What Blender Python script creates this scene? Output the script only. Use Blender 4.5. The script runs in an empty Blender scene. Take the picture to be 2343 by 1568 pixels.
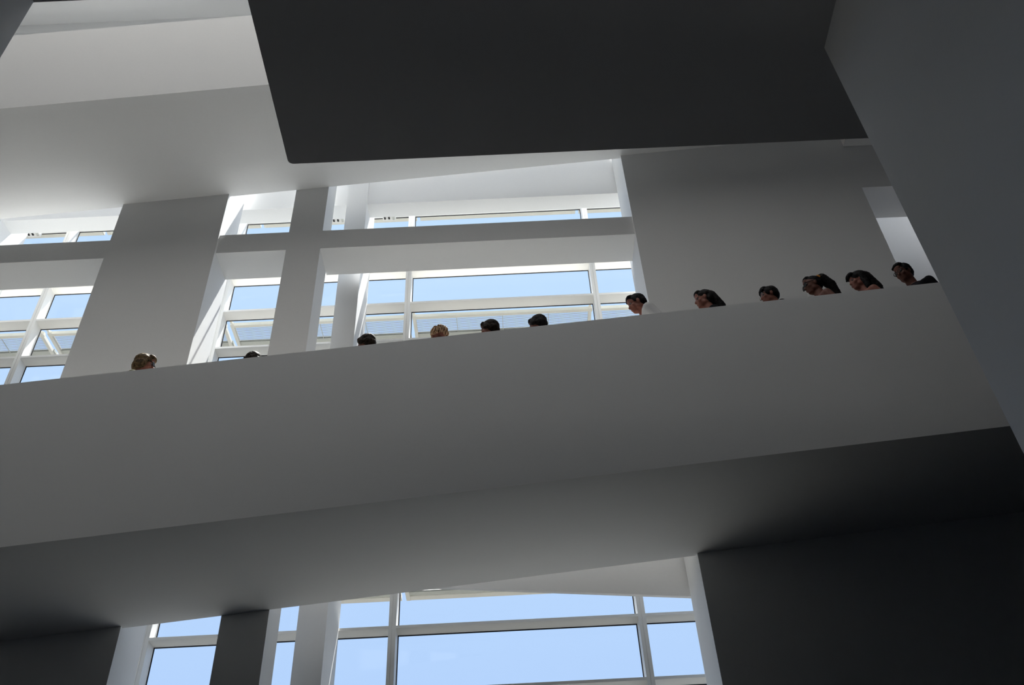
import bpy, bmesh, math, random
from mathutils import Vector, Matrix, Euler, noise

random.seed(7)
R = math.radians
sc = bpy.context.scene
COL = sc.collection

# ------------------------------------------------------------------ camera
cam_d = bpy.data.cameras.new('camera')
cam = bpy.data.objects.new('camera', cam_d)
COL.objects.link(cam)
cam_d.sensor_width = 36.0
cam_d.lens = 33.11
cam_d.clip_start = 0.05
cam_d.clip_end = 500
# columns: right, up, -forward
cam.matrix_world = Matrix(((0.998867, 0.046711, -0.009151, 0.0),
                           (0.02439, -0.667371, -0.744326, 0.0),
                           (-0.040875, 0.743259, -0.667754, 1.6),
                           (0, 0, 0, 1)))
sc.camera = cam

# ------------------------------------------------------------------ light
sc.view_settings.view_transform = 'Standard'
sc.view_settings.look = 'None'
sc.view_settings.gamma = 1.0
sc.view_settings.use_curve_mapping = False
sc.view_settings.exposure = 0.0
sc.cycles.max_bounces = 14
sc.cycles.diffuse_bounces = 10
sc.cycles.transparent_max_bounces = 24
sc.cycles.sample_clamp_indirect = 4.0

world = bpy.data.worlds.new('sky')
sc.world = world
world.use_nodes = True
nt = world.node_tree
nt.nodes.clear()
tc = nt.nodes.new('ShaderNodeTexCoord')
sx = nt.nodes.new('ShaderNodeSeparateXYZ')
ramp = nt.nodes.new('ShaderNodeValToRGB')
bg = nt.nodes.new('ShaderNodeBackground')
ow = nt.nodes.new('ShaderNodeOutputWorld')
nt.links.new(tc.outputs['Generated'], sx.inputs[0])
nt.links.new(sx.outputs['Z'], ramp.inputs[0])
nt.links.new(ramp.outputs[0], bg.inputs[0])
nt.links.new(bg.outputs[0], ow.inputs[0])
ramp.color_ramp.elements[0].position = 0.25
ramp.color_ramp.elements[0].color = (0.43, 0.60, 0.94, 1)
ramp.color_ramp.elements[1].position = 0.80
ramp.color_ramp.elements[1].color = (0.55, 0.74, 1.0, 1)
bg.inputs[1].default_value = 1.09

sun_d = bpy.data.lights.new('sun', 'SUN')
sun_d.energy = 20.0
sun_d.color = (1.0, 0.97, 0.945)
sun_d.angle = R(0.6)
sun = bpy.data.objects.new('sun', sun_d)
COL.objects.link(sun)
AZ = R(18.0)
SLOPE = 2.92                      # dz/dy of the beam's shadow edge on the reveals
to_sun = Vector((math.tan(AZ), 1.0, SLOPE)).normalized()
sun.rotation_euler = to_sun.to_track_quat('Z', 'Y').to_euler()
sun.location = (8, 20, 30)

# ------------------------------------------------------------------ materials
def mat(name, col, rough=0.6, spec=0.3, bump=0.0, scale=40.0, var=0.0, metal=0.0):
    m = bpy.data.materials.new(name)
    m.use_nodes = True
    n = m.node_tree
    b = n.nodes['Principled BSDF']
    b.inputs['Base Color'].default_value = (*col, 1)
    b.inputs['Roughness'].default_value = rough
    b.inputs['Specular IOR Level'].default_value = spec
    b.inputs['Metallic'].default_value = metal
    if bump or var:
        t = n.nodes.new('ShaderNodeTexCoord')
        z = n.nodes.new('ShaderNodeTexNoise')
        z.inputs['Scale'].default_value = scale
        z.inputs['Detail'].default_value = 5
        n.links.new(t.outputs['Object'], z.inputs['Vector'])
        if bump:
            bp = n.nodes.new('ShaderNodeBump')
            bp.inputs['Strength'].default_value = bump
            bp.inputs['Distance'].default_value = 0.01
            n.links.new(z.outputs['Fac'], bp.inputs['Height'])
            n.links.new(bp.outputs[0], b.inputs['Normal'])
        if var:
            mx = n.nodes.new('ShaderNodeMix')
            mx.data_type = 'RGBA'
            mx.inputs[6].default_value = (*[c * (1 - var) for c in col], 1)
            mx.inputs[7].default_value = (*[min(1, c * (1 + var)) for c in col], 1)
            n.links.new(z.outputs['Fac'], mx.inputs[0])
            n.links.new(mx.outputs[2], b.inputs['Base Color'])
    return m

def hair_mat(name, dark, light, scale=60):
    m = mat(name, dark, 0.6, 0.10)
    n = m.node_tree
    b = n.nodes['Principled BSDF']
    t = n.nodes.new('ShaderNodeTexCoord')
    mp = n.nodes.new('ShaderNodeMapping')
    mp.inputs['Scale'].default_value = (0.5, 2.2, 0.5)
    z = n.nodes.new('ShaderNodeTexNoise')
    z.inputs['Scale'].default_value = scale
    z.inputs['Detail'].default_value = 4
    r = n.nodes.new('ShaderNodeValToRGB')
    r.color_ramp.elements[0].position = 0.38
    r.color_ramp.elements[0].color = (*dark, 1)
    r.color_ramp.elements[1].position = 0.66
    r.color_ramp.elements[1].color = (*light, 1)
    bp = n.nodes.new('ShaderNodeBump')
    bp.inputs['Strength'].default_value = 0.6
    bp.inputs['Distance'].default_value = 0.01
    n.links.new(t.outputs['Object'], mp.inputs[0])
    n.links.new(mp.outputs[0], z.inputs['Vector'])
    n.links.new(z.outputs['Fac'], r.inputs[0])
    n.links.new(r.outputs[0], b.inputs['Base Color'])
    n.links.new(z.outputs['Fac'], bp.inputs['Height'])
    n.links.new(bp.outputs[0], b.inputs['Normal'])
    return m

PLASTER = mat('white_plaster', (0.85, 0.85, 0.845), 0.85, 0.15, 0.06, 30, 0.015)
FLOOR = mat('dark_granite_floor', (0.012, 0.012, 0.014), 0.5, 0.08, 0.0, 60, 0.25)
RAMPF = mat('ramp_floor', (0.60, 0.59, 0.57), 0.6, 0.3, 0.0, 60, 0.08)
GREYF = mat('bounce_cutting_grey', (0.28, 0.28, 0.28), 0.6, 0.1, 0.0, 40, 0.1)
LANDF = mat('landing_floor', (0.05, 0.05, 0.052), 0.5, 0.1, 0.0, 40, 0.1)
DARKW = mat('bounce_cutting_dark', (0.04, 0.037, 0.034), 0.6, 0.2, 0.1, 12, 0.2)  # unseen walls coloured dark to cut light bounced into the atrium
SLAB_DIM = mat('shade_grey_slab', (0.48, 0.48, 0.485), 0.85, 0.1, 0.05, 18, 0.03)  # slab coloured darker to deepen its shaded underside
PAVE = mat('bounce_paving', (0.125, 0.121, 0.114), 0.8, 0.1, 0.1, 6, 0.1)
BLADE = mat('sunshade_blade', (0.30, 0.30, 0.30), 0.6, 0.2, 0.0, 30, 0.03)
PLAZA = mat('plaza_stone', (0.012, 0.012, 0.011), 0.8, 0.1, 0.1, 6, 0.12)
ALU = mat('white_coated_aluminium', (0.80, 0.79, 0.76), 0.4, 0.4, 0.0, 20, 0.01)
GASKET = mat('black_rubber_gasket', (0.02, 0.02, 0.024), 0.6, 0.3, 0.0, 20, 0.1)
SLAT = mat('sunshade_aluminium', (0.72, 0.69, 0.63), 0.45, 0.4, 0.0, 30, 0.03)
SLATD = mat('sunshade_bar_grey', (0.50, 0.50, 0.46), 0.5, 0.4, 0.0, 30, 0.05)
BLACK = mat('black_plastic', (0.02, 0.02, 0.02), 0.4, 0.4, 0.0, 30, 0.1)

GLASS = bpy.data.materials.new('clear_glazing')
GLASS.use_nodes = True
n = GLASS.node_tree
n.nodes.clear()
tr = n.nodes.new('ShaderNodeBsdfTransparent')
tr.inputs[0].default_value = (0.97, 0.985, 0.98, 1)
gl = n.nodes.new('ShaderNodeBsdfGlossy')
gl.inputs['Roughness'].default_value = 0.0
lw = n.nodes.new('ShaderNodeLayerWeight')
lw.inputs['Blend'].default_value = 0.5
pw = n.nodes.new('ShaderNodeMath')
pw.operation = 'POWER'
pw.inputs[1].default_value = 5.0
fr = n.nodes.new('ShaderNodeMath')
fr.operation = 'MULTIPLY_ADD'
fr.inputs[1].default_value = 0.5
fr.inputs[2].default_value = 0.012
n.links.new(lw.outputs['Facing'], pw.inputs[0])
n.links.new(pw.outputs[0], fr.inputs[0])
ms = n.nodes.new('ShaderNodeMixShader')
mo = n.nodes.new('ShaderNodeOutputMaterial')
n.links.new(fr.outputs[0], ms.inputs[0])
n.links.new(tr.outputs[0], ms.inputs[1])
n.links.new(gl.outputs[0], ms.inputs[2])
n.links.new(ms.outputs[0], mo.inputs[0])

# ------------------------------------------------------------------ helpers
def link(o, parent=None):
    COL.objects.link(o)
    if parent is not None:
        o.parent = parent
    return o

def tag(o, label=None, cat=None, group=None, kind=None):
    if label: o['label'] = label
    if cat: o['category'] = cat
    if group: o['group'] = group
    if kind: o['kind'] = kind
    return o

def empty(name, loc=(0, 0, 0), rz=0.0, parent=None):
    o = bpy.data.objects.new(name, None)
    o.empty_display_size = 0.2
    o.location = loc
    o.rotation_euler = (0, 0, rz)
    return link(o, parent)

def add_box(bm, x0, x1, y0, y1, z0, z1, s0=0.0, s1=None):
    """box whose bottom/top may slope along x: z = z0 + s0*x"""
    if s1 is None: s1 = s0
    v = []
    for x in (x0, x1):
        for y in (y0, y1):
            v.append(bm.verts.new((x, y, z0 + s0 * x)))
            v.append(bm.verts.new((x, y, z1 + s1 * x)))
    # v: x0y0b x0y0t x0y1b x0y1t x1y0b x1y0t x1y1b x1y1t
    for f in ((0, 1, 3, 2), (4, 6, 7, 5), (0, 4, 5, 1), (2, 3, 7, 6), (0, 2, 6, 4), (1, 5, 7, 3)):
        bm.faces.new([v[i] for i in f])

def finish(name, bm, m, parent=None, smooth=False, bevel=0.0):
    bmesh.ops.recalc_face_normals(bm, faces=bm.faces)
    if bevel:
        bmesh.ops.bevel(bm, geom=list(bm.edges), offset=bevel, segments=2, profile=0.5, affect='EDGES', clamp_overlap=True)
    me = bpy.data.meshes.new(name)
    bm.to_mesh(me)
    bm.free()
    me.materials.append(m)
    if smooth:
        for p in me.polygons: p.use_smooth = True
    return link(bpy.data.objects.new(name, me), parent)

def box(name, x0, x1, y0, y1, z0, z1, m, parent=None, s=0.0, bevel=0.0):
    bm = bmesh.new()
    add_box(bm, x0, x1, y0, y1, z0, z1, s)
    return finish(name, bm, m, parent, bevel=bevel)

def struct(o, label=None):
    o['kind'] = 'structure'
    if label: o['label'] = label
    return o

# ------------------------------------------------------------------ setting : key dimensions (metres)
S = 0.0848            # slope of the ramps
ZB, ZT = 6.325, 8.240   # lower ramp: soffit and parapet top at x = 0
ZUB, ZUT = 13.20, 15.255  # upper ramp
PAR = 1.25            # parapet height over the ramp floor
YP = 7.2              # front face of the parapets
YC = 8.928            # front face of the wall between ramp and glazing
YR = 8.975            # recessed pillar and beams
YF, YG = 10.38, 10.58   # front of the curtain wall frame, glass
ROW = 0.758           # glazing module
def row(k): return 11.823 + ROW * k     # underside of transom k
ZTOP = 18.14

struct(box('floor', -11, 11, -6, 10.7, -0.3, 0.0, FLOOR), 'dark polished floor of the atrium')
struct(box('ground', -80, 80, 17.0, 120, -0.4, -0.05, PLAZA), 'dark ground beyond the bounce strip outside')
struct(box('bounce_strip', -80, 80, 10.7, 17.0, -0.4, -0.05, PAVE), 'unseen paler ground strip added to bounce sun up to the glazing')  # paler strip added to bounce sunlight up under the transoms

# ramps
def build_ramp(zb_f, zb_b, zt, x0, x1, label):
    r = struct(empty('ramp', (0, YP, 0)), label)
    bm = bmesh.new()
    yb = YP + 0.10
    add_box(bm, x0, x1, 0, 0.10, zb_f, zt, S)
    finish('parapet', bm, PLASTER, r)
    bm = bmesh.new()
    fz = zt - PAR
    pts = []
    for x in (x0, x1):
        for (y, z) in ((0.10, zb_f), (YR - YP, zb_b), (YR - YP, fz), (0.10, fz)):
            pts.append(bm.verts.new((x, y, z + S * x)))
    for f in ((0, 1, 2, 3), (7, 6, 5, 4), (0, 4, 5, 1), (1, 5, 6, 2), (2, 6, 7, 3), (3, 7, 4, 0)):
        bm.faces.new([pts[i] for i in f])
    finish('ramp_slab', bm, PLASTER, r)
    bm = bmesh.new()
    add_box(bm, x0, x1, 0.101, YC - YP - 0.01, fz + 0.0005, fz + 0.012, S)
    finish('ramp_paving', bm, RAMPF, r)
    return r
build_ramp(6.319, 6.337, ZT, -10.9, 6.4, 'white sloping ramp with solid parapet where the people walk')
build_ramp(13.30, 13.205, ZUT, -10.9, 6.4, 'upper white ramp crossing above, at upper left')

# front wall between ramps and glazing
wf = struct(empty('wall_front', (0, YC, 0)), 'white inner wall of pillars, beams and panels')
def wbox(name, x0, x1, y0, y1, z0, z1, label=None, m=PLASTER):
    o = box(name, x0, x1, y0 - YC, y1 - YC, z0, z1, m, wf)
    if label: o['label'] = label
    return o
wbox('pillar', -5.56, -4.005, YC, 9.55, 0, 17.3, 'wide white pillar left of the openings')
wbox('pillar', -3.015, -2.53, YR, 9.43, 0, 17.3, 'narrow white pillar between two openings')
wbox('wall_panel', 1.94, 5.38, YC, 9.68, 0, ZTOP, 'broad blank white wall panel at right')
for (a, b) in ((-10.9, -5.56), (-4.005, -3.015), (-2.53, 1.94)):
    wbox('beam', a, b, YR, 9.50, 11.612, 11.99)
wbox('wall_panel', 5.38, 10.9, YC, 9.68, 0, 7.05, 'blank white wall below the landing')
wbox('beam', -10.9, 1.94, YC, 9.50, 17.3, ZTOP, 'deep beam under the top ceiling')
wbox('lintel', 5.38, 10.9, YC, 9.54, 12.352, ZTOP, 'lintel over the opening at far right')
# free columns between wall and glazing
for cx_, zz in ((-2.235, 'slim white column behind the openings'), (-8.06, 'slim white column at far left behind the glazing edge')):
    struct(box('column', cx_ - 0.16, cx_ + 0.16, 9.66, 10.37, 0, 17.9, PLASTER), zz)
# bulkheads in the light slot
bm = bmesh.new()
add_box(bm, -9.3, 3.2, 9.72, 10.0, 13.442, 14.255, 0.0, S)     # unseen top edge slopes with the ramp to let sun onto the beam
struct(finish('bulkhead', bm, PLASTER), 'white bulkhead hanging above the upper glazing')
struct(box('bulkhead', -2.07, 3.2, 9.72, 9.77, 6.591, 7.5, PLASTER, None, -0.0928), 'white sloping bulkhead above the lower glazing')
# shell
struct(box('wall_right', 2.962, 3.30, -6, 4.535, 0, ZTOP, PLASTER), 'tall white side wall at right, in shade')
struct(box('wall_left', -4.05, -3.72, -6, 3.79, 0, 9.0, PLASTER), 'tall white side wall at left, in shade')
struct(box('wall_back', -11, 11, -6.3, -6, 0, 18.6, DARKW), 'rear wall of the atrium behind the camera')
struct(box('wall_east', 10.9, 11.2, -6, 10.7, 0, 18.6, DARKW), 'end wall beyond the right side wall')
struct(box('wall_west', -11.2, -10.9, -6, 10.7, 0, 18.6, DARKW), 'end wall beyond the left side wall')
struct(box('wall_outer', 4.45, 8.0, 10.40, 10.7, 0, 18.6, PLASTER), 'bright white wall seen through the far right opening')  # stops short so an unseen opening can brighten it
struct(box('wall_outer', -10.9, 4.45, 10.36, 10.7, 17.92, 18.6, PLASTER), 'white wall strip above the glazing')
# dark floor slab of the gallery overhead, with a softly rounded corner
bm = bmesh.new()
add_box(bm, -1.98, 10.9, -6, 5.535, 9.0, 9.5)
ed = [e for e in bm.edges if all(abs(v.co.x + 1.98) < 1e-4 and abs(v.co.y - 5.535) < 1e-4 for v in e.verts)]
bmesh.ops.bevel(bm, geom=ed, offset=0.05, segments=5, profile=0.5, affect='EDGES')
struct(finish('floor_slab', bm, SLAB_DIM), 'dark underside of the gallery slab overhead')
struct(box('floor', -1.95, 10.9, -6, 5.50, 9.501, 9.53, GREYF), 'unseen dark layer added on the gallery slab to cut bounced light')  # unseen dark layer added to cut light bounced off the slab
struct(box('floor', -10.9, -1.99, -6, 3.76, 9.501, 9.53, GREYF), 'unseen dark layer added on the left gallery slab to cut bounced light')
struct(box('floor_slab', -10.9, -1.985, -6, 3.795, 9.0, 9.5, SLAB_DIM), 'edge of the gallery slab at the top left corner')
struct(box('floor_slab', 5.38, 10.9, 7.31, 8.92, 13.345, 13.9, PLASTER), 'landing slab at the end of the upper ramp')
struct(box('landing', 5.42, 10.9, 8.98, 10.38, 7.1, 7.45, LANDF), 'landing floor at the top of the ramp')
struct(box('landing', 6.41, 10.9, YP + 0.1, 8.98, 7.1, 7.45, LANDF), 'landing floor behind the right side wall')
struct(box('parapet', 6.41, 10.9, YP, YP + 0.1, 7.1, 8.7, PLASTER), 'parapet of the landing behind the right side wall')
# roof with an unseen skylight, sized to light the void
rf = struct(empty('ceiling', (0, 0, ZTOP)), 'white ceiling with an unseen skylight over the void')
SKX0, SKX1, SKY0, SKY1 = -10.0, 4.0, 0.0, 7.6
for (x0, x1, y0, y1) in ((-11, 11, SKY1, 9.5), (-11, 11, 10.38, 10.7), (5.0, 11, 9.5, 10.38), (-11, 11, -6.3, SKY0),
                         (-11, SKX0, SKY0, SKY1), (SKX1, 11, SKY0, SKY1)):
    box('ceiling_panel', x0, x1, y0, y1, 0, 0.46, PLASTER, rf)
box('slot_fill_pane', -11, 5.0, 9.5, 10.38, 0.30, 0.32, GLASS, rf)  # unseen roof glazing added to brighten the upper slot
BAF = mat('sun_baffle_grey', (0.74, 0.73, 0.725), 0.8, 0.1, 0.0, 30, 0.05)
for k in range(4):
    y = SKY0 + (SKY1 - SKY0) * k / 4
    box('skylight_pane', SKX0, SKX1, y + 0.03, y + 1.87, 0.30, 0.32, GLASS, rf)
    if k: box('skylight_bar', SKX0, SKX1, y - 0.03, y + 0.03, 0.2, 0.36, ALU, rf)
for k in range(16):  # unseen fins added to keep direct sun out of the void
    box('sun_baffle', SKX0, SKX1, SKY0 + 0.2 + 0.48 * k, SKY0 + 0.24 + 0.48 * k, -1.2, 0.2, BAF, rf)

# ------------------------------------------------------------------ curtain wall
MX = [-10.1, -7.215, -4.335, -1.455, 1.468, 4.39]
ROWS = [-15, -13, -11, -9, -8, -7, -6, -4, -2, -1, 0, 1, 3, 8]
MESH = {}
def shared(key, make):
    if key not in MESH: MESH[key] = make()
    return MESH[key]
def mesh_box(name, dims, m):
    bm = bmesh.new()
    for d in dims: add_box(bm, *d)
    bmesh.ops.recalc_face_normals(bm, faces=bm.faces)
    me = bpy.data.meshes.new(name)
    bm.to_mesh(me); bm.free()
    me.materials.append(m)
    return me
def inst(name, me, parent, loc):
    o = bpy.data.objects.new(name, me)
    o.location = loc
    return link(o, parent)

def mullion_mesh():
    # two half profiles with a narrow joint between them
    return mesh_box('mullion', [(-0.042, -0.004, 0, 0.20, 0, 18.0), (0.004, 0.046, 0, 0.20, 0, 18.0),
                                (-0.004, 0.004, 0.006, 0.20, 0, 18.0)], ALU)
MULL = mullion_mesh()
for i in range(5):
    x0, x1 = MX[i] + 0.046, MX[i + 1] - 0.042
    w = x1 - x0
    win = struct(empty('window_%d' % (i + 1), (x0, YF, 0)), 'bay of white framed curtain wall glazing')
    inst('mullion', MULL, win, (MX[i] - x0, 0, 0))
    if i == 4: inst('mullion', MULL, win, (MX[i + 1] - x0, 0, 0))
    tm = mesh_box('transom', [(0, w, 0, 0.20, 0, 0.034)], ALU)
    thin = mesh_box('transom', [(0, w, 0.18, 0.20, 0, 0.034)], ALU)
    g = 0.011
    for k, k2 in zip(ROWS, ROWS[1:] + [None]):
        z = row(k)
        inst('transom', tm if k != 3 else thin, win, (0, 0, z))
        if k2 is None: break
        h = ROW * (k2 - k)
        if k in (-15, -13, -6, -4):   # unseen opaque panels added to block sun, at the base and ramp height
            inst('sun_block_panel', shared(('sun_block', i), lambda: mesh_box('sun_block_panel', [(0, w, 0.19, 0.23, 0.034, h)], ALU)), win, (0, 0, z))
            continue
        pm = shared(('pane', i, k2 - k), lambda: mesh_box('pane', [(0.004, w - 0.004, 0.212, 0.222, 0.038, h - 0.004)], GLASS))
        gm = shared(('gasket', i, k2 - k), lambda: mesh_box('gasket', [
            (0, w, 0.196, 0.206, 0.034, 0.034 + g), (0, w, 0.196, 0.206, h - g, h),
            (0, g, 0.196, 0.206, 0.034 + g, h - g), (w - g, w, 0.196, 0.206, 0.034 + g, h - g)], GASKET))
        inst('pane', pm, win, (0, 0, z))
        inst('gasket', gm, win, (0, 0, z))

# ------------------------------------------------------------------ sunshade canopies outside the glazing
def canopy_meshes(w, dense):
    inner = mesh_box('inner_bar', [(0.03, w - 0.03, 0.0, 0.055, -0.01, 0.05)], SLAT)
    dark = mesh_box('outer_channel', [(0.03, w - 0.03, 0.42, 0.51, 0.015, 0.055)], SLATD)
    light = mesh_box('outer_bar', [(0.03, w - 0.03, 0.51, 0.615, 0.0, 0.07)], SLAT)
    bm = bmesh.new()
    ns = 17 if dense else 3
    for k in range(ns):
        y = 0.062 + (0.42 - 0.066) * (k + 0.5) / ns
        add_box(bm, 0.05, w - 0.05, -0.018, 0.018, -0.0012, 0.0012)
        vs = list(bm.verts)[-8:]
        c, t = (0.8, 0.6) if dense else (1.0, 0.0)
        for v in vs:                       # blades tilt upwards towards the outside
            yy, zz = v.co.y, v.co.z
            v.co.y = y + yy * c - zz * t
            v.co.z = 0.028 + yy * t + zz * c
    bmesh.ops.recalc_face_normals(bm, faces=bm.faces)
    slats = bpy.data.meshes.new('slats')
    bm.to_mesh(slats)
    bm.free()
    slats.materials.append(BLADE)
    ties = [mesh_box('tie', [(w * q - 0.004, w * q + 0.004, 0.05, 0.42, -0.004, 0.004)], SLATD) for q in (0.25, 0.5, 0.75)]
    arm = mesh_box('arm', [(-0.02, 0.03, -0.02, 0.60, -0.012, 0.045), (-0.012, 0.022, -0.16, 0.0, 0.0, 0.03)], SLAT)
    return inner, dark, light, slats, ties, arm
where = {
    0: 'far left bay of the glazing', 1: 'bay left of the wide pillar',
    2: 'bay by the slim column', 3: 'middle bay of glazing',
    4: 'bay beside the blank right panel'}
lev = {-6: 'lowest slatted white sunshade outside the ', 0: 'slatted white sunshade behind the people, outside the ', 4: 'topmost slatted white sunshade outside the '}
for i in range(5):
    w = MX[i + 1] - MX[i]
    for k in (-6, 0, 4):
        parts = canopy_meshes(w, k < 4)
        z = row(k) + 0.11
        c = tag(empty('sunshade', (MX[i], 10.80, z)), lev[k] + where[i], 'sunshade', 'slatted sunshades outside the glazing')
        if k < 4: inst('inner_bar', parts[0], c, (0, 0, 0))
        inst('outer_channel', parts[1], c, (0, 0, 0))
        inst('outer_bar', parts[2], c, (0, 0, 0))
        if k < 4: inst('slats', parts[3], c, (0, 0, 0))['kind'] = 'stuff'
        for t in parts[4]: inst('tie', t, c, (0, 0, 0))
        inst('arm', parts[5], c, (0.055, 0, 0))
        inst('arm', parts[5], c, (w - 0.075, 0, 0))
# small blind brackets under the window head, seen above the horizontal beam
for x, lb in ((-2.74, 'small bracket with dark clips under the window head, left of the slim column'),
              (-1.87, 'small bracket with dark clips under the window head, right of the slim column'),
              (-7.93, 'small bracket with dark clips under the window head at far left')):
    t = tag(empty('blind_bracket', (x, 10.47, 13.97)), lb, 'bracket', 'blind brackets under the window head')
    box('housing', -0.09, 0.13, 0.0, 0.095, 0.035, 0.13, ALU, t, bevel=0.004)
    for dx in (-0.05, 0.02): box('clip', dx - 0.014, dx + 0.014, -0.012, 0.05, 0.018, 0.044, BLACK, t, bevel=0.004)
    box('socket', 0.08, 0.11, -0.008, 0.06, 0.012, 0.05, SLATD, t, bevel=0.004)
#PEOPLE
# ------------------------------------------------------------------ people
HAIRS = {
    'black': hair_mat('black_hair', (0.006, 0.006, 0.007), (0.022, 0.018, 0.017)),
    'dark': hair_mat('dark_brown_hair', (0.010, 0.007, 0.005), (0.036, 0.023, 0.016)),
    'brown': hair_mat('brown_hair', (0.05, 0.030, 0.014), (0.20, 0.13, 0.065)),
    'blond': hair_mat('sunlit_blond_hair', (0.13, 0.055, 0.025), (0.90, 0.62, 0.38), 45)}  # pale tone raised to stand in for sun on the curls
SKIN = mat('skin', (0.30, 0.115, 0.08), 0.55, 0.3, 0.0, 30, 0.08)
SKIN2 = mat('tan_skin', (0.17, 0.068, 0.046), 0.55, 0.3, 0.0, 30, 0.08)
LIP = mat('lips', (0.30, 0.08, 0.07), 0.5)
EYE = mat('eye_white', (0.22, 0.19, 0.18), 0.4, 0.2)
IRIS = mat('iris', (0.02, 0.012, 0.01), 0.2, 0.5)
CLOTH = {
    'white': mat('white_cotton', (0.74, 0.73, 0.72), 0.9, 0.1, 0.1, 60, 0.03),
    'black': mat('black_cotton', (0.012, 0.012, 0.014), 0.9, 0.1, 0.1, 60, 0.1),
    'grey': mat('grey_knit', (0.10, 0.105, 0.10), 0.9, 0.1, 0.2, 90, 0.4),
    'denim': mat('blue_denim', (0.05, 0.07, 0.13), 0.9, 0.1, 0.1, 80, 0.2),
    'red': mat('dark_red_cotton', (0.20, 0.03, 0.03), 0.9, 0.1, 0.1, 60, 0.08),
    'olive': mat('olive_cotton', (0.11, 0.11, 0.06), 0.9, 0.1, 0.1, 60, 0.08)}
SHOE = mat('dark_shoe', (0.03, 0.028, 0.026), 0.5, 0.3)
SHADES = mat('dark_lens', (0.006, 0.006, 0.007), 0.25, 0.12)
FRAME = mat('spectacle_frame', (0.015, 0.012, 0.012), 0.3, 0.5)
STEEL = mat('steel_wire', (0.55, 0.55, 0.55), 0.25, 0.5, 0, 30, 0.02, 1.0)
ORANGE = mat('orange_band', (0.75, 0.30, 0.04), 0.7)

UNIT = bmesh.new()
bmesh.ops.create_icosphere(UNIT, subdivisions=3, radius=1.0)
SPH_V = [v.co.copy() for v in UNIT.verts]
SPH_F = [[v.index for v in f.verts] for f in UNIT.faces]
UNIT.free()

class Blob:
    """collects ellipsoids and tapered limbs; build() fuses them into one skin"""
    def __init__(self): self.v, self.f = [], []
    def ell(self, c, r, M=None):
        b = len(self.v)
        for p in SPH_V:
            q = Vector((p.x * r[0], p.y * r[1], p.z * r[2]))
            if M is not None: q = M @ q
            self.v.append(q + Vector(c))
        self.f += [[i + b for i in t] for t in SPH_F]
    def limb(self, a, b_, ra, rb, n=12, sq=1.0):
        a, b_ = Vector(a), Vector(b_)
        d = (b_ - a).normalized()
        u = d.orthogonal().normalized()
        w = d.cross(u)
        rings = []
        steps = [(-0.85, 0.5), (-0.5, 0.86)]
        prof = [(a - d * ra * 0.87, ra * 0.5), (a - d * ra * 0.5, ra * 0.87)]
        for t in (0, 0.33, 0.67, 1.0): prof.append((a.lerp(b_, t), ra + (rb - ra) * t))
        prof += [(b_ + d * rb * 0.5, rb * 0.87), (b_ + d * rb * 0.87, rb * 0.5)]
        base = len(self.v)
        for (c, r) in prof:
            for k in range(n):
                t = 2 * math.pi * k / n
                self.v.append(c + u * (r * math.cos(t)) + w * (r * math.sin(t) * sq))
        m = len(prof)
        for i in range(m - 1):
            for k in range(n):
                k2 = (k + 1) % n
                self.f.append([base + i * n + k, base + i * n + k2, base + (i + 1) * n + k2, base + (i + 1) * n + k])
        self.f.append([base + k for k in range(n)][::-1])
        self.f.append([base + (m - 1) * n + k for k in range(n)])
    def build(self, name, m, parent, voxel=0.009, smooth=2, jitter=None):
        me = bpy.data.meshes.new(name)
        me.from_pydata([tuple(p) for p in self.v], [], self.f)
        if not voxel:
            me.materials.append(m)
            for p in me.polygons: p.use_smooth = True
            return link(bpy.data.objects.new(name, me), parent)
        o = bpy.data.objects.new(name, me)
        COL.objects.link(o)
        r = o.modifiers.new('fuse', 'REMESH')
        r.mode = 'VOXEL'
        r.voxel_size = voxel
        if smooth:
            s_ = o.modifiers.new('soft', 'SMOOTH')
            s_.iterations = smooth
            s_.factor = 0.5
        dg = bpy.context.evaluated_depsgraph_get()
        out = bpy.data.meshes.new_from_object(o.evaluated_get(dg))
        bpy.data.objects.remove(o)
        bpy.data.meshes.remove(me)
        out.name = name
        if jitter:
            amp, sc_ = jitter
            new = [v.co + v.normal * (noise.noise(v.co * sc_) * amp) for v in out.vertices]
            for v, c_ in zip(out.vertices, new): v.co = c_
        out.materials.clear()
        out.materials.append(m)
        for p in out.polygons: p.use_smooth = True
        return link(bpy.data.objects.new(name, out), parent)

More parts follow.
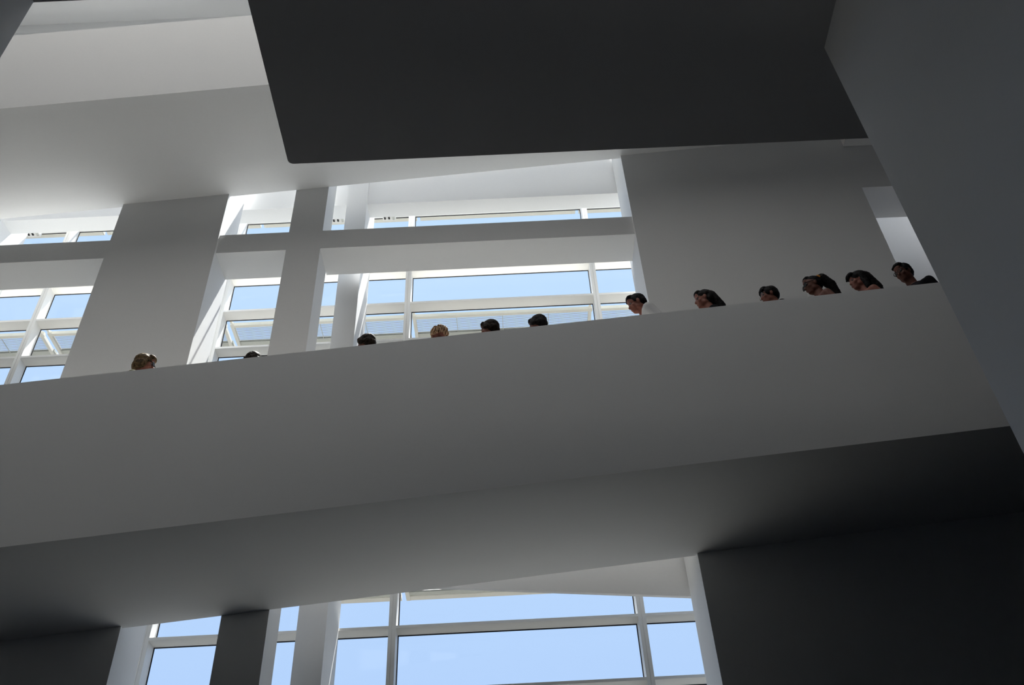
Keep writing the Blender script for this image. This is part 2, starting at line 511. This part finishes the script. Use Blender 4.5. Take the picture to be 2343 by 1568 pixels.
def person(name_label, group, loc, rz, H, hair, style, skin=SKIN, top='black', legs='denim', pitch=0.0, roll=0.0, yaw=0.0,
           lean=0.0, female=False, glasses=None, stride=0.16, shrug=0.0):
    """local frame: looks along +x, feet on z = 0"""
    k = H / 1.75
    root = tag(empty('person', loc, rz), name_label, 'person', group)
    # posture: the trunk leans forward about the hips
    hip = Vector((0, 0, 0.92))
    ML = Matrix.Rotation(lean, 3, 'Y')
    def T(p):
        p = Vector(p)
        if p.z > hip.z: p = hip + ML @ (p - hip)
        return p * k
    neck = Vector((-0.012, 0, 1.505))
    MH = ML @ Euler((roll, pitch, yaw), 'XYZ').to_matrix()
    hc0 = Vector((0.030, 0, 0.132))             # head centre above the neck joint
    nk = hip + ML @ (neck - hip)
    def Hd(p):                                  # head frame -> local
        return (nk + MH @ (hc0 + Vector(p))) * k
    MHk = MH.copy()
    b = Blob()
    def hel(c, r): b.ell(Hd(c), [x * k for x in r], MHk)
    # head
    hel((-0.014, 0, 0.026), (0.093, 0.073, 0.084))
    hel((0.022, 0, -0.030), (0.060, 0.057, 0.083))
    hel((0.036, 0, -0.088), (0.043, 0.038, 0.026))
    hel((0.064, 0, 0.022), (0.020, 0.046, 0.013))
    hel((0.066, 0, 0.060), (0.016, 0.045, 0.032))
    b.limb(Hd((0.078, 0, 0.008)), Hd((0.096, 0, -0.030)), 0.009 * k, 0.013 * k)
    hel((0.092, 0, -0.036), (0.013, 0.017, 0.009))
    hel((0.078, 0, -0.060), (0.012, 0.022, 0.007))
    hel((0.076, 0, -0.071), (0.012, 0.020, 0.007))
    hel((0.070, 0, -0.096), (0.014, 0.020, 0.014))
    for sgn in (-1, 1):
        hel((0.050, sgn * 0.038, -0.030), (0.027, 0.022, 0.024))
        hel((-0.006, sgn * 0.074, -0.010), (0.019, 0.009, 0.031))
        hel((0.002, sgn * 0.050, -0.062), (0.042, 0.014, 0.030))
    b.limb(Hd((-0.022, 0, -0.060)), T((-0.022, 0, 1.435)), 0.053 * k, 0.060 * k)
    # trunk
    sw = 0.165 if female else 0.185
    b.limb(T((0, -0.05, 1.02)), T((0, 0.05, 1.02)), 0.115 * k, 0.115 * k)
    b.limb(T((0, 0, 0.98)), T((0.0, 0, 1.16)), 0.125 * k, 0.115 * k)
    b.ell(T((0.0, 0, 1.27)), (0.115 * k, 0.155 * k, 0.165 * k), ML)
    b.limb(T((-0.01, -sw + 0.03, 1.405 + shrug)), T((-0.01, sw - 0.03, 1.405 + shrug)), 0.055 * k, 0.055 * k)
    b.ell(T((-0.02, 0, 1.41)), (0.075 * k, 0.12 * k, 0.055 * k), ML)
    if female:
        for sgn in (-1, 1): b.ell(T((0.085, sgn * 0.07, 1.26)), (0.055 * k, 0.06 * k, 0.06 * k), ML)
    arms, legsj = [], []
    for sgn in (-1, 1):
        sh = T((-0.01, sgn * sw, 1.395 + shrug)); el = T((-0.05 - sgn * 0.06, sgn * (sw + 0.035), 1.125)); wr = T((0.03 - sgn * 0.10, sgn * (sw + 0.035), 0.90))
        arms.append((sh, el, wr))
        b.limb(sh, el, 0.050 * k, 0.040 * k)
        b.limb(el, wr, 0.039 * k, 0.027 * k)
        d = (wr - el).normalized()
        palm = wr + d * 0.055 * k
        b.ell(palm, (0.040 * k, 0.017 * k, 0.045 * k))
        for q, (ln, off) in enumerate(((0.062, -0.030), (0.072, -0.010), (0.068, 0.010), (0.054, 0.029))):
            p0 = palm + Vector((off * k, 0, -0.030 * k))
            p1 = p0 + Vector((0.004, -sgn * 0.006, -ln * 0.55)) * k
            p2 = p1 + Vector((0.010, -sgn * 0.018, -ln * 0.42)) * k
            b.limb(p0, p1, 0.0088 * k, 0.0082 * k, 8)
            b.limb(p1, p2, 0.0082 * k, 0.0070 * k, 8)
        t0 = palm + Vector((0.030, -sgn * 0.004, 0.022)) * k
        b.limb(t0, t0 + Vector((0.026, -sgn * 0.012, -0.026)) * k, 0.011 * k, 0.0095 * k, 8)
        b.limb(t0 + Vector((0.026, -sgn * 0.012, -0.026)) * k, t0 + Vector((0.030, -sgn * 0.016, -0.056)) * k, 0.0095 * k, 0.008 * k, 8)
        st = sgn * stride
        hp = Vector((0, sgn * 0.09, 0.93)) * k
        kn = Vector((0.03 + st * 0.6, sgn * 0.085, 0.50)) * k
        an = Vector((st, sgn * 0.08, 0.085)) * k
        legsj.append((hp, kn, an))
        b.limb(hp, kn, 0.088 * k, 0.056 * k)
        b.limb(kn, an, 0.056 * k, 0.037 * k)
        b.ell(kn.lerp(an, 0.28) - Vector((0.02 * k, 0, 0)), (0.047 * k, 0.045 * k, 0.10 * k))
        b.limb(an + Vector((-0.02, 0, -0.045)) * k, an + Vector((0.15, 0, -0.058)) * k, 0.036 * k, 0.025 * k)
    b.build('body', skin, root, 0.0085 * k, 2)
    # eyes
    for sgn in (-1, 1):
        e = Blob(); e.ell(Hd((0.0700, sgn * 0.031, 0.004)), (0.0115 * k,) * 3)
        eo = e.build('eye', EYE, root, 0)
        i = Blob(); i.ell(Hd((0.0780, sgn * 0.031, 0.003)), (0.0052 * k,) * 3)
        i.build('iris', IRIS, eo, 0)
    # clothing
    c = Blob()
    c.limb(T((0, -0.06, 0.97)), T((0, 0.06, 0.97)), 0.128 * k, 0.128 * k)
    c.limb(T((0, 0, 0.97)), T((0.0, 0, 1.16)), 0.145 * k, 0.138 * k)
    c.ell(T((0.0, 0, 1.26)), (0.128 * k, 0.168 * k, 0.165 * k), ML)
    if female:
        for sgn in (-1, 1): c.ell(T((0.088, sgn * 0.07, 1.26)), (0.06 * k, 0.065 * k, 0.065 * k), ML)
    if top != 'grey':
        c.limb(T((-0.01, -sw + 0.03, 1.395 + shrug)), T((-0.01, sw - 0.03, 1.395 + shrug)), 0.067 * k, 0.067 * k)
        c.ell(T((-0.028, 0, 1.412)), (0.086 * k, 0.125 * k, 0.052 * k), ML)
        for (sh, el, wr) in arms: c.limb(sh, sh.lerp(el, 0.62), 0.064 * k, 0.058 * k)
    c.build('shirt', CLOTH[top], root, 0.013 * k, 2, (0.006, 9))
    t = Blob()
    t.limb(Vector((0, -0.06, 0.95)) * k, Vector((0, 0.06, 0.95)) * k, 0.122 * k, 0.122 * k)
    for (hp, kn, an) in legsj:
        t.limb(hp, kn, 0.098 * k, 0.070 * k)
        t.limb(kn, an + Vector((0, 0, 0.02)) * k, 0.068 * k, 0.056 * k)
    t.build('trousers', CLOTH[legs], root, 0.014 * k, 2, (0.006, 9))
    for (hp, kn, an) in legsj:
        s_ = Blob()
        s_.limb(an + Vector((-0.03, 0, -0.040)) * k, an + Vector((0.16, 0, -0.052)) * k, 0.045 * k, 0.033 * k)
        s_.build('shoe', SHOE, root, 0)
    # hair
    h = Blob()
    def he(c_, r): h.ell(Hd(c_), [x * k for x in r], MHk)
    def hl(a_, b_, r1, r2, sq=1.0): h.limb(Hd(a_), Hd(b_), r1 * k, r2 * k, 12, sq)
    vox, jit = 0.0065, (0.0035, 60)
    if style in ('short', 'fringe', 'crop'):
        he((-0.026, 0, 0.044), (0.096, 0.082, 0.084))
        he((-0.052, 0, 0.008), (0.068, 0.076, 0.082))
        he((0.034, 0, 0.092), (0.050, 0.060, 0.036))
        for sgn in (-1, 1): he((0.012, sgn * 0.066, 0.026), (0.026, 0.014, 0.040))
        if style == 'fringe':
            he((0.062, 0, 0.066), (0.034, 0.062, 0.036))
            for sgn in (-1, 1): he((0.020, sgn * 0.062, 0.020), (0.036, 0.020, 0.048))
        if style == 'crop':
            hl((0.060, -0.040, 0.086), (0.060, 0.040, 0.086), 0.020, 0.020)
    elif style == 'full':
        he((-0.024, 0, 0.042), (0.104, 0.089, 0.092))
        he((-0.050, 0, -0.004), (0.076, 0.084, 0.090))
        he((0.046, 0, 0.086), (0.048, 0.066, 0.040))
        for sgn in (-1, 1): he((0.000, sgn * 0.076, 0.004), (0.044, 0.018, 0.050))
    elif style == 'bob':
        he((-0.030, 0, 0.042), (0.104, 0.092, 0.090))
        he((-0.052, 0, -0.030), (0.078, 0.090, 0.096))
        he((0.042, 0, 0.090), (0.050, 0.066, 0.038))
        for sgn in (-1, 1): he((-0.010, sgn * 0.074, -0.030), (0.046, 0.024, 0.080))
    elif style == 'curly':
        rnd = random.Random(5)
        he((-0.026, 0, 0.040), (0.088, 0.078, 0.080))
        for q in range(150):
            a_, z_ = rnd.uniform(0, 2 * math.pi), rnd.uniform(-0.55, 1.0)
            rr = math.sqrt(1 - z_ * z_)
            px, py, pz = -0.026 + 0.098 * rr * math.cos(a_), 0.088 * rr * math.sin(a_), 0.042 + 0.088 * z_
            if px > 0.06 and pz < 0.05: continue
            q_ = rnd.uniform(0.012, 0.021)
            he((px, py, pz), (q_, q_, q_))
        vox, jit = 0.006, (0.004, 80)
    elif style == 'long':
        he((-0.028, 0, 0.042), (0.100, 0.086, 0.086))
        he((-0.056, 0, -0.010), (0.074, 0.084, 0.100))
        he((0.036, 0, 0.090), (0.050, 0.060, 0.036))
        if yaw > -1: hl((-0.080, 0, 0.030), (-0.150, 0, -0.120), 0.078, 0.062)
        hl((-0.145, 0, -0.110), (-0.150, 0, -0.300), 0.064, 0.042)
    elif style == 'longfringe':
        he((-0.028, 0, 0.044), (0.106, 0.092, 0.090))
        he((-0.060, 0, -0.014), (0.080, 0.088, 0.104))
        he((0.060, 0, 0.078), (0.048, 0.068, 0.034))
        hl((0.086, -0.03, 0.066), (0.102, -0.03, 0.046), 0.018, 0.010)
        for sgn in (-1, 1): hl((-0.020, sgn * 0.070, 0.030), (-0.036, sgn * 0.078, -0.150), 0.034, 0.030)
        hl((-0.085, 0, 0.030), (-0.160, 0, -0.130), 0.084, 0.066)
        hl((-0.155, 0, -0.120), (-0.170, 0, -0.300), 0.066, 0.045)
    elif style == 'ponytail':
        he((-0.026, 0, 0.042), (0.093, 0.078, 0.080))
        he((-0.050, 0, 0.010), (0.066, 0.074, 0.078))
        he((0.030, 0, 0.090), (0.046, 0.056, 0.030))
        hl((-0.098, 0, 0.080), (-0.135, 0, 0.095), 0.030, 0.046)
        hl((-0.140, 0, 0.085), (-0.200, 0, -0.030), 0.058, 0.056)
        hl((-0.198, 0, -0.030), (-0.226, 0, -0.190), 0.054, 0.030)
        he((-0.215, 0, 0.000), (0.030, 0.036, 0.034))
    ho = h.build('hair', HAIRS[hair], root, vox * k, 1, jit)
    if style == 'ponytail':
        ti = Blob()
        for q in range(10):
            t_ = 2 * math.pi * q / 10
            ti.ell(Hd((-0.106 + 0.010 * math.sin(t_), 0.036 * math.cos(t_), 0.084 + 0.036 * math.sin(t_))), (0.013 * k,) * 3)
        ti.build('hair_band', ORANGE, ho, 0)
    # spectacles
    if glasses:
        g = empty('sunglasses' if glasses == 'dark' else 'glasses', (0, 0, 0), 0, root)
        for sgn in (-1, 1):
            lens = bmesh.new()
            n_ = 20
            w_, h_ = (0.029, 0.024) if glasses == 'dark' else (0.025, 0.020)
            def pt(t_, f, dx):
                ct, st_ = math.cos(t_), math.sin(t_)
                ex = abs(ct) ** 0.7 * (1 if ct > 0 else -1); ez = abs(st_) ** 0.7 * (1 if st_ > 0 else -1)
                return Hd((0.095 + dx - 0.10 * (sgn * 0.032 + w_ * ex * f) ** 2 * 40 * 0.12, sgn * 0.032 + w_ * ex * f, 0.002 + h_ * ez * f))
            if glasses == 'dark':
                fr_ = [lens.verts.new(pt(2 * math.pi * q / n_, 1, 0)) for q in range(n_)]
                bk_ = [lens.verts.new(pt(2 * math.pi * q / n_, 1, -0.004)) for q in range(n_)]
                lens.faces.new(fr_); lens.faces.new(bk_[::-1])
                for q in range(n_): lens.faces.new([fr_[q], bk_[q], bk_[(q + 1) % n_], fr_[(q + 1) % n_]])
                finish('lens', lens, SHADES, g)
            else:
                rr = [[lens.verts.new(pt(2 * math.pi * q / n_, f, dx)) for q in range(n_)] for f, dx in ((1, 0), (0.86, 0), (0.86, -0.004), (1, -0.004))]
                for i_ in range(4):
                    for q in range(n_):
                        lens.faces.new([rr[i_][q], rr[i_][(q + 1) % n_], rr[(i_ + 1) % 4][(q + 1) % n_], rr[(i_ + 1) % 4][q]])
                finish('rim', lens, FRAME if glasses == 'frame' else STEEL, g)
            tm = Blob()
            tm.limb(Hd((0.086, sgn * 0.060, 0.008)), Hd((-0.006, sgn * 0.080, 0.010)), 0.0042 * k, 0.0036 * k, 8)
            tm.build('temple', SHADES if glasses == 'dark' else FRAME, g, 0)
        br = Blob(); br.limb(Hd((0.094, -0.010, 0.006)), Hd((0.094, 0.010, 0.006)), 0.003 * k, 0.003 * k, 8)
        br.build('bridge', SHADES if glasses == 'dark' else FRAME, g, 0)
    return root

def on_ramp(x, y): return (x, y, ZT - PAR + 0.012 + S * x)
LEFT = math.pi           # walking down the ramp, towards the left
WALK = 'visitors walking on the ramp behind the parapet'
#      label, x of the body, y, turn, height, hair, style, options
person('person with bobbed brown hair and sunglasses, walking uphill at far left, facing right', WALK,
       on_ramp(-3.87, 7.55), 0.20, 1.75, 'brown', 'bob', top='olive', pitch=R(8), glasses='dark', female=True, shrug=-0.05)
person('person of whom only a low dark crown shows, left of the narrow pillar', WALK,
       on_ramp(-2.67, 7.55), LEFT - 0.6, 1.62, 'dark', 'full', top='red', pitch=R(12), shrug=-0.06)
person('person with short dark brown hair in front of the slim column', WALK,
       on_ramp(-1.46, 7.55), LEFT - 0.5, 1.69, 'dark', 'full', top='black', pitch=R(8), shrug=-0.06)
person('person with curly light blond hair, sunlit highlights in its colour', WALK,
       on_ramp(-0.69, 7.56), R(115), 1.69, 'blond', 'curly', top='denim', pitch=R(4), female=True, shrug=-0.06)
person('person with dark hair and bare forehead, right of the curly blond head', WALK,
       on_ramp(-0.13, 7.55), LEFT - 0.35, 1.695, 'dark', 'full', top='olive', pitch=R(2), shrug=-0.06)
person('person with tousled black hair, second to the right of the curly blond head', WALK,
       on_ramp(0.41, 7.55), LEFT - 0.55, 1.70, 'black', 'full', top='black', pitch=R(8), shrug=-0.06)
person('person in a white shirt with short black hair, seen in profile', WALK,
       on_ramp(1.64, 7.52), LEFT - 0.02, 1.83, 'black', 'crop', top='white', pitch=R(10), lean=R(8), shrug=-0.01)
person('person with long straight black hair and bare ear, facing left', WALK,
       on_ramp(2.28, 7.54), LEFT - 0.02, 1.79, 'black', 'long', top='black', pitch=R(6), female=True, shrug=-0.07)
person('person with black fringe and clear glasses, face mostly hidden by the parapet', WALK,
       on_ramp(3.02, 7.55), LEFT, 1.75, 'black', 'fringe', top='black', pitch=R(6), glasses='steel', shrug=-0.07)
person('person with a ponytail, orange hair band and sunglasses', WALK,
       on_ramp(3.54, 7.54), LEFT, 1.83, 'black', 'ponytail', skin=SKIN2, top='grey', pitch=R(8), glasses='dark', female=True, shrug=-0.035)
person('person with long black fringed hair and bare shoulder, second from the right', WALK,
       on_ramp(4.06, 7.54), LEFT, 1.82, 'black', 'longfringe', top='grey', pitch=R(6), female=True, shrug=-0.045)
person('person with glasses and a black top, rightmost of the people on the ramp', WALK,
       on_ramp(4.61, 7.54), LEFT + 0.42, 1.86, 'black', 'crop', skin=SKIN2, top='black', pitch=R(14), glasses='frame', shrug=-0.05)
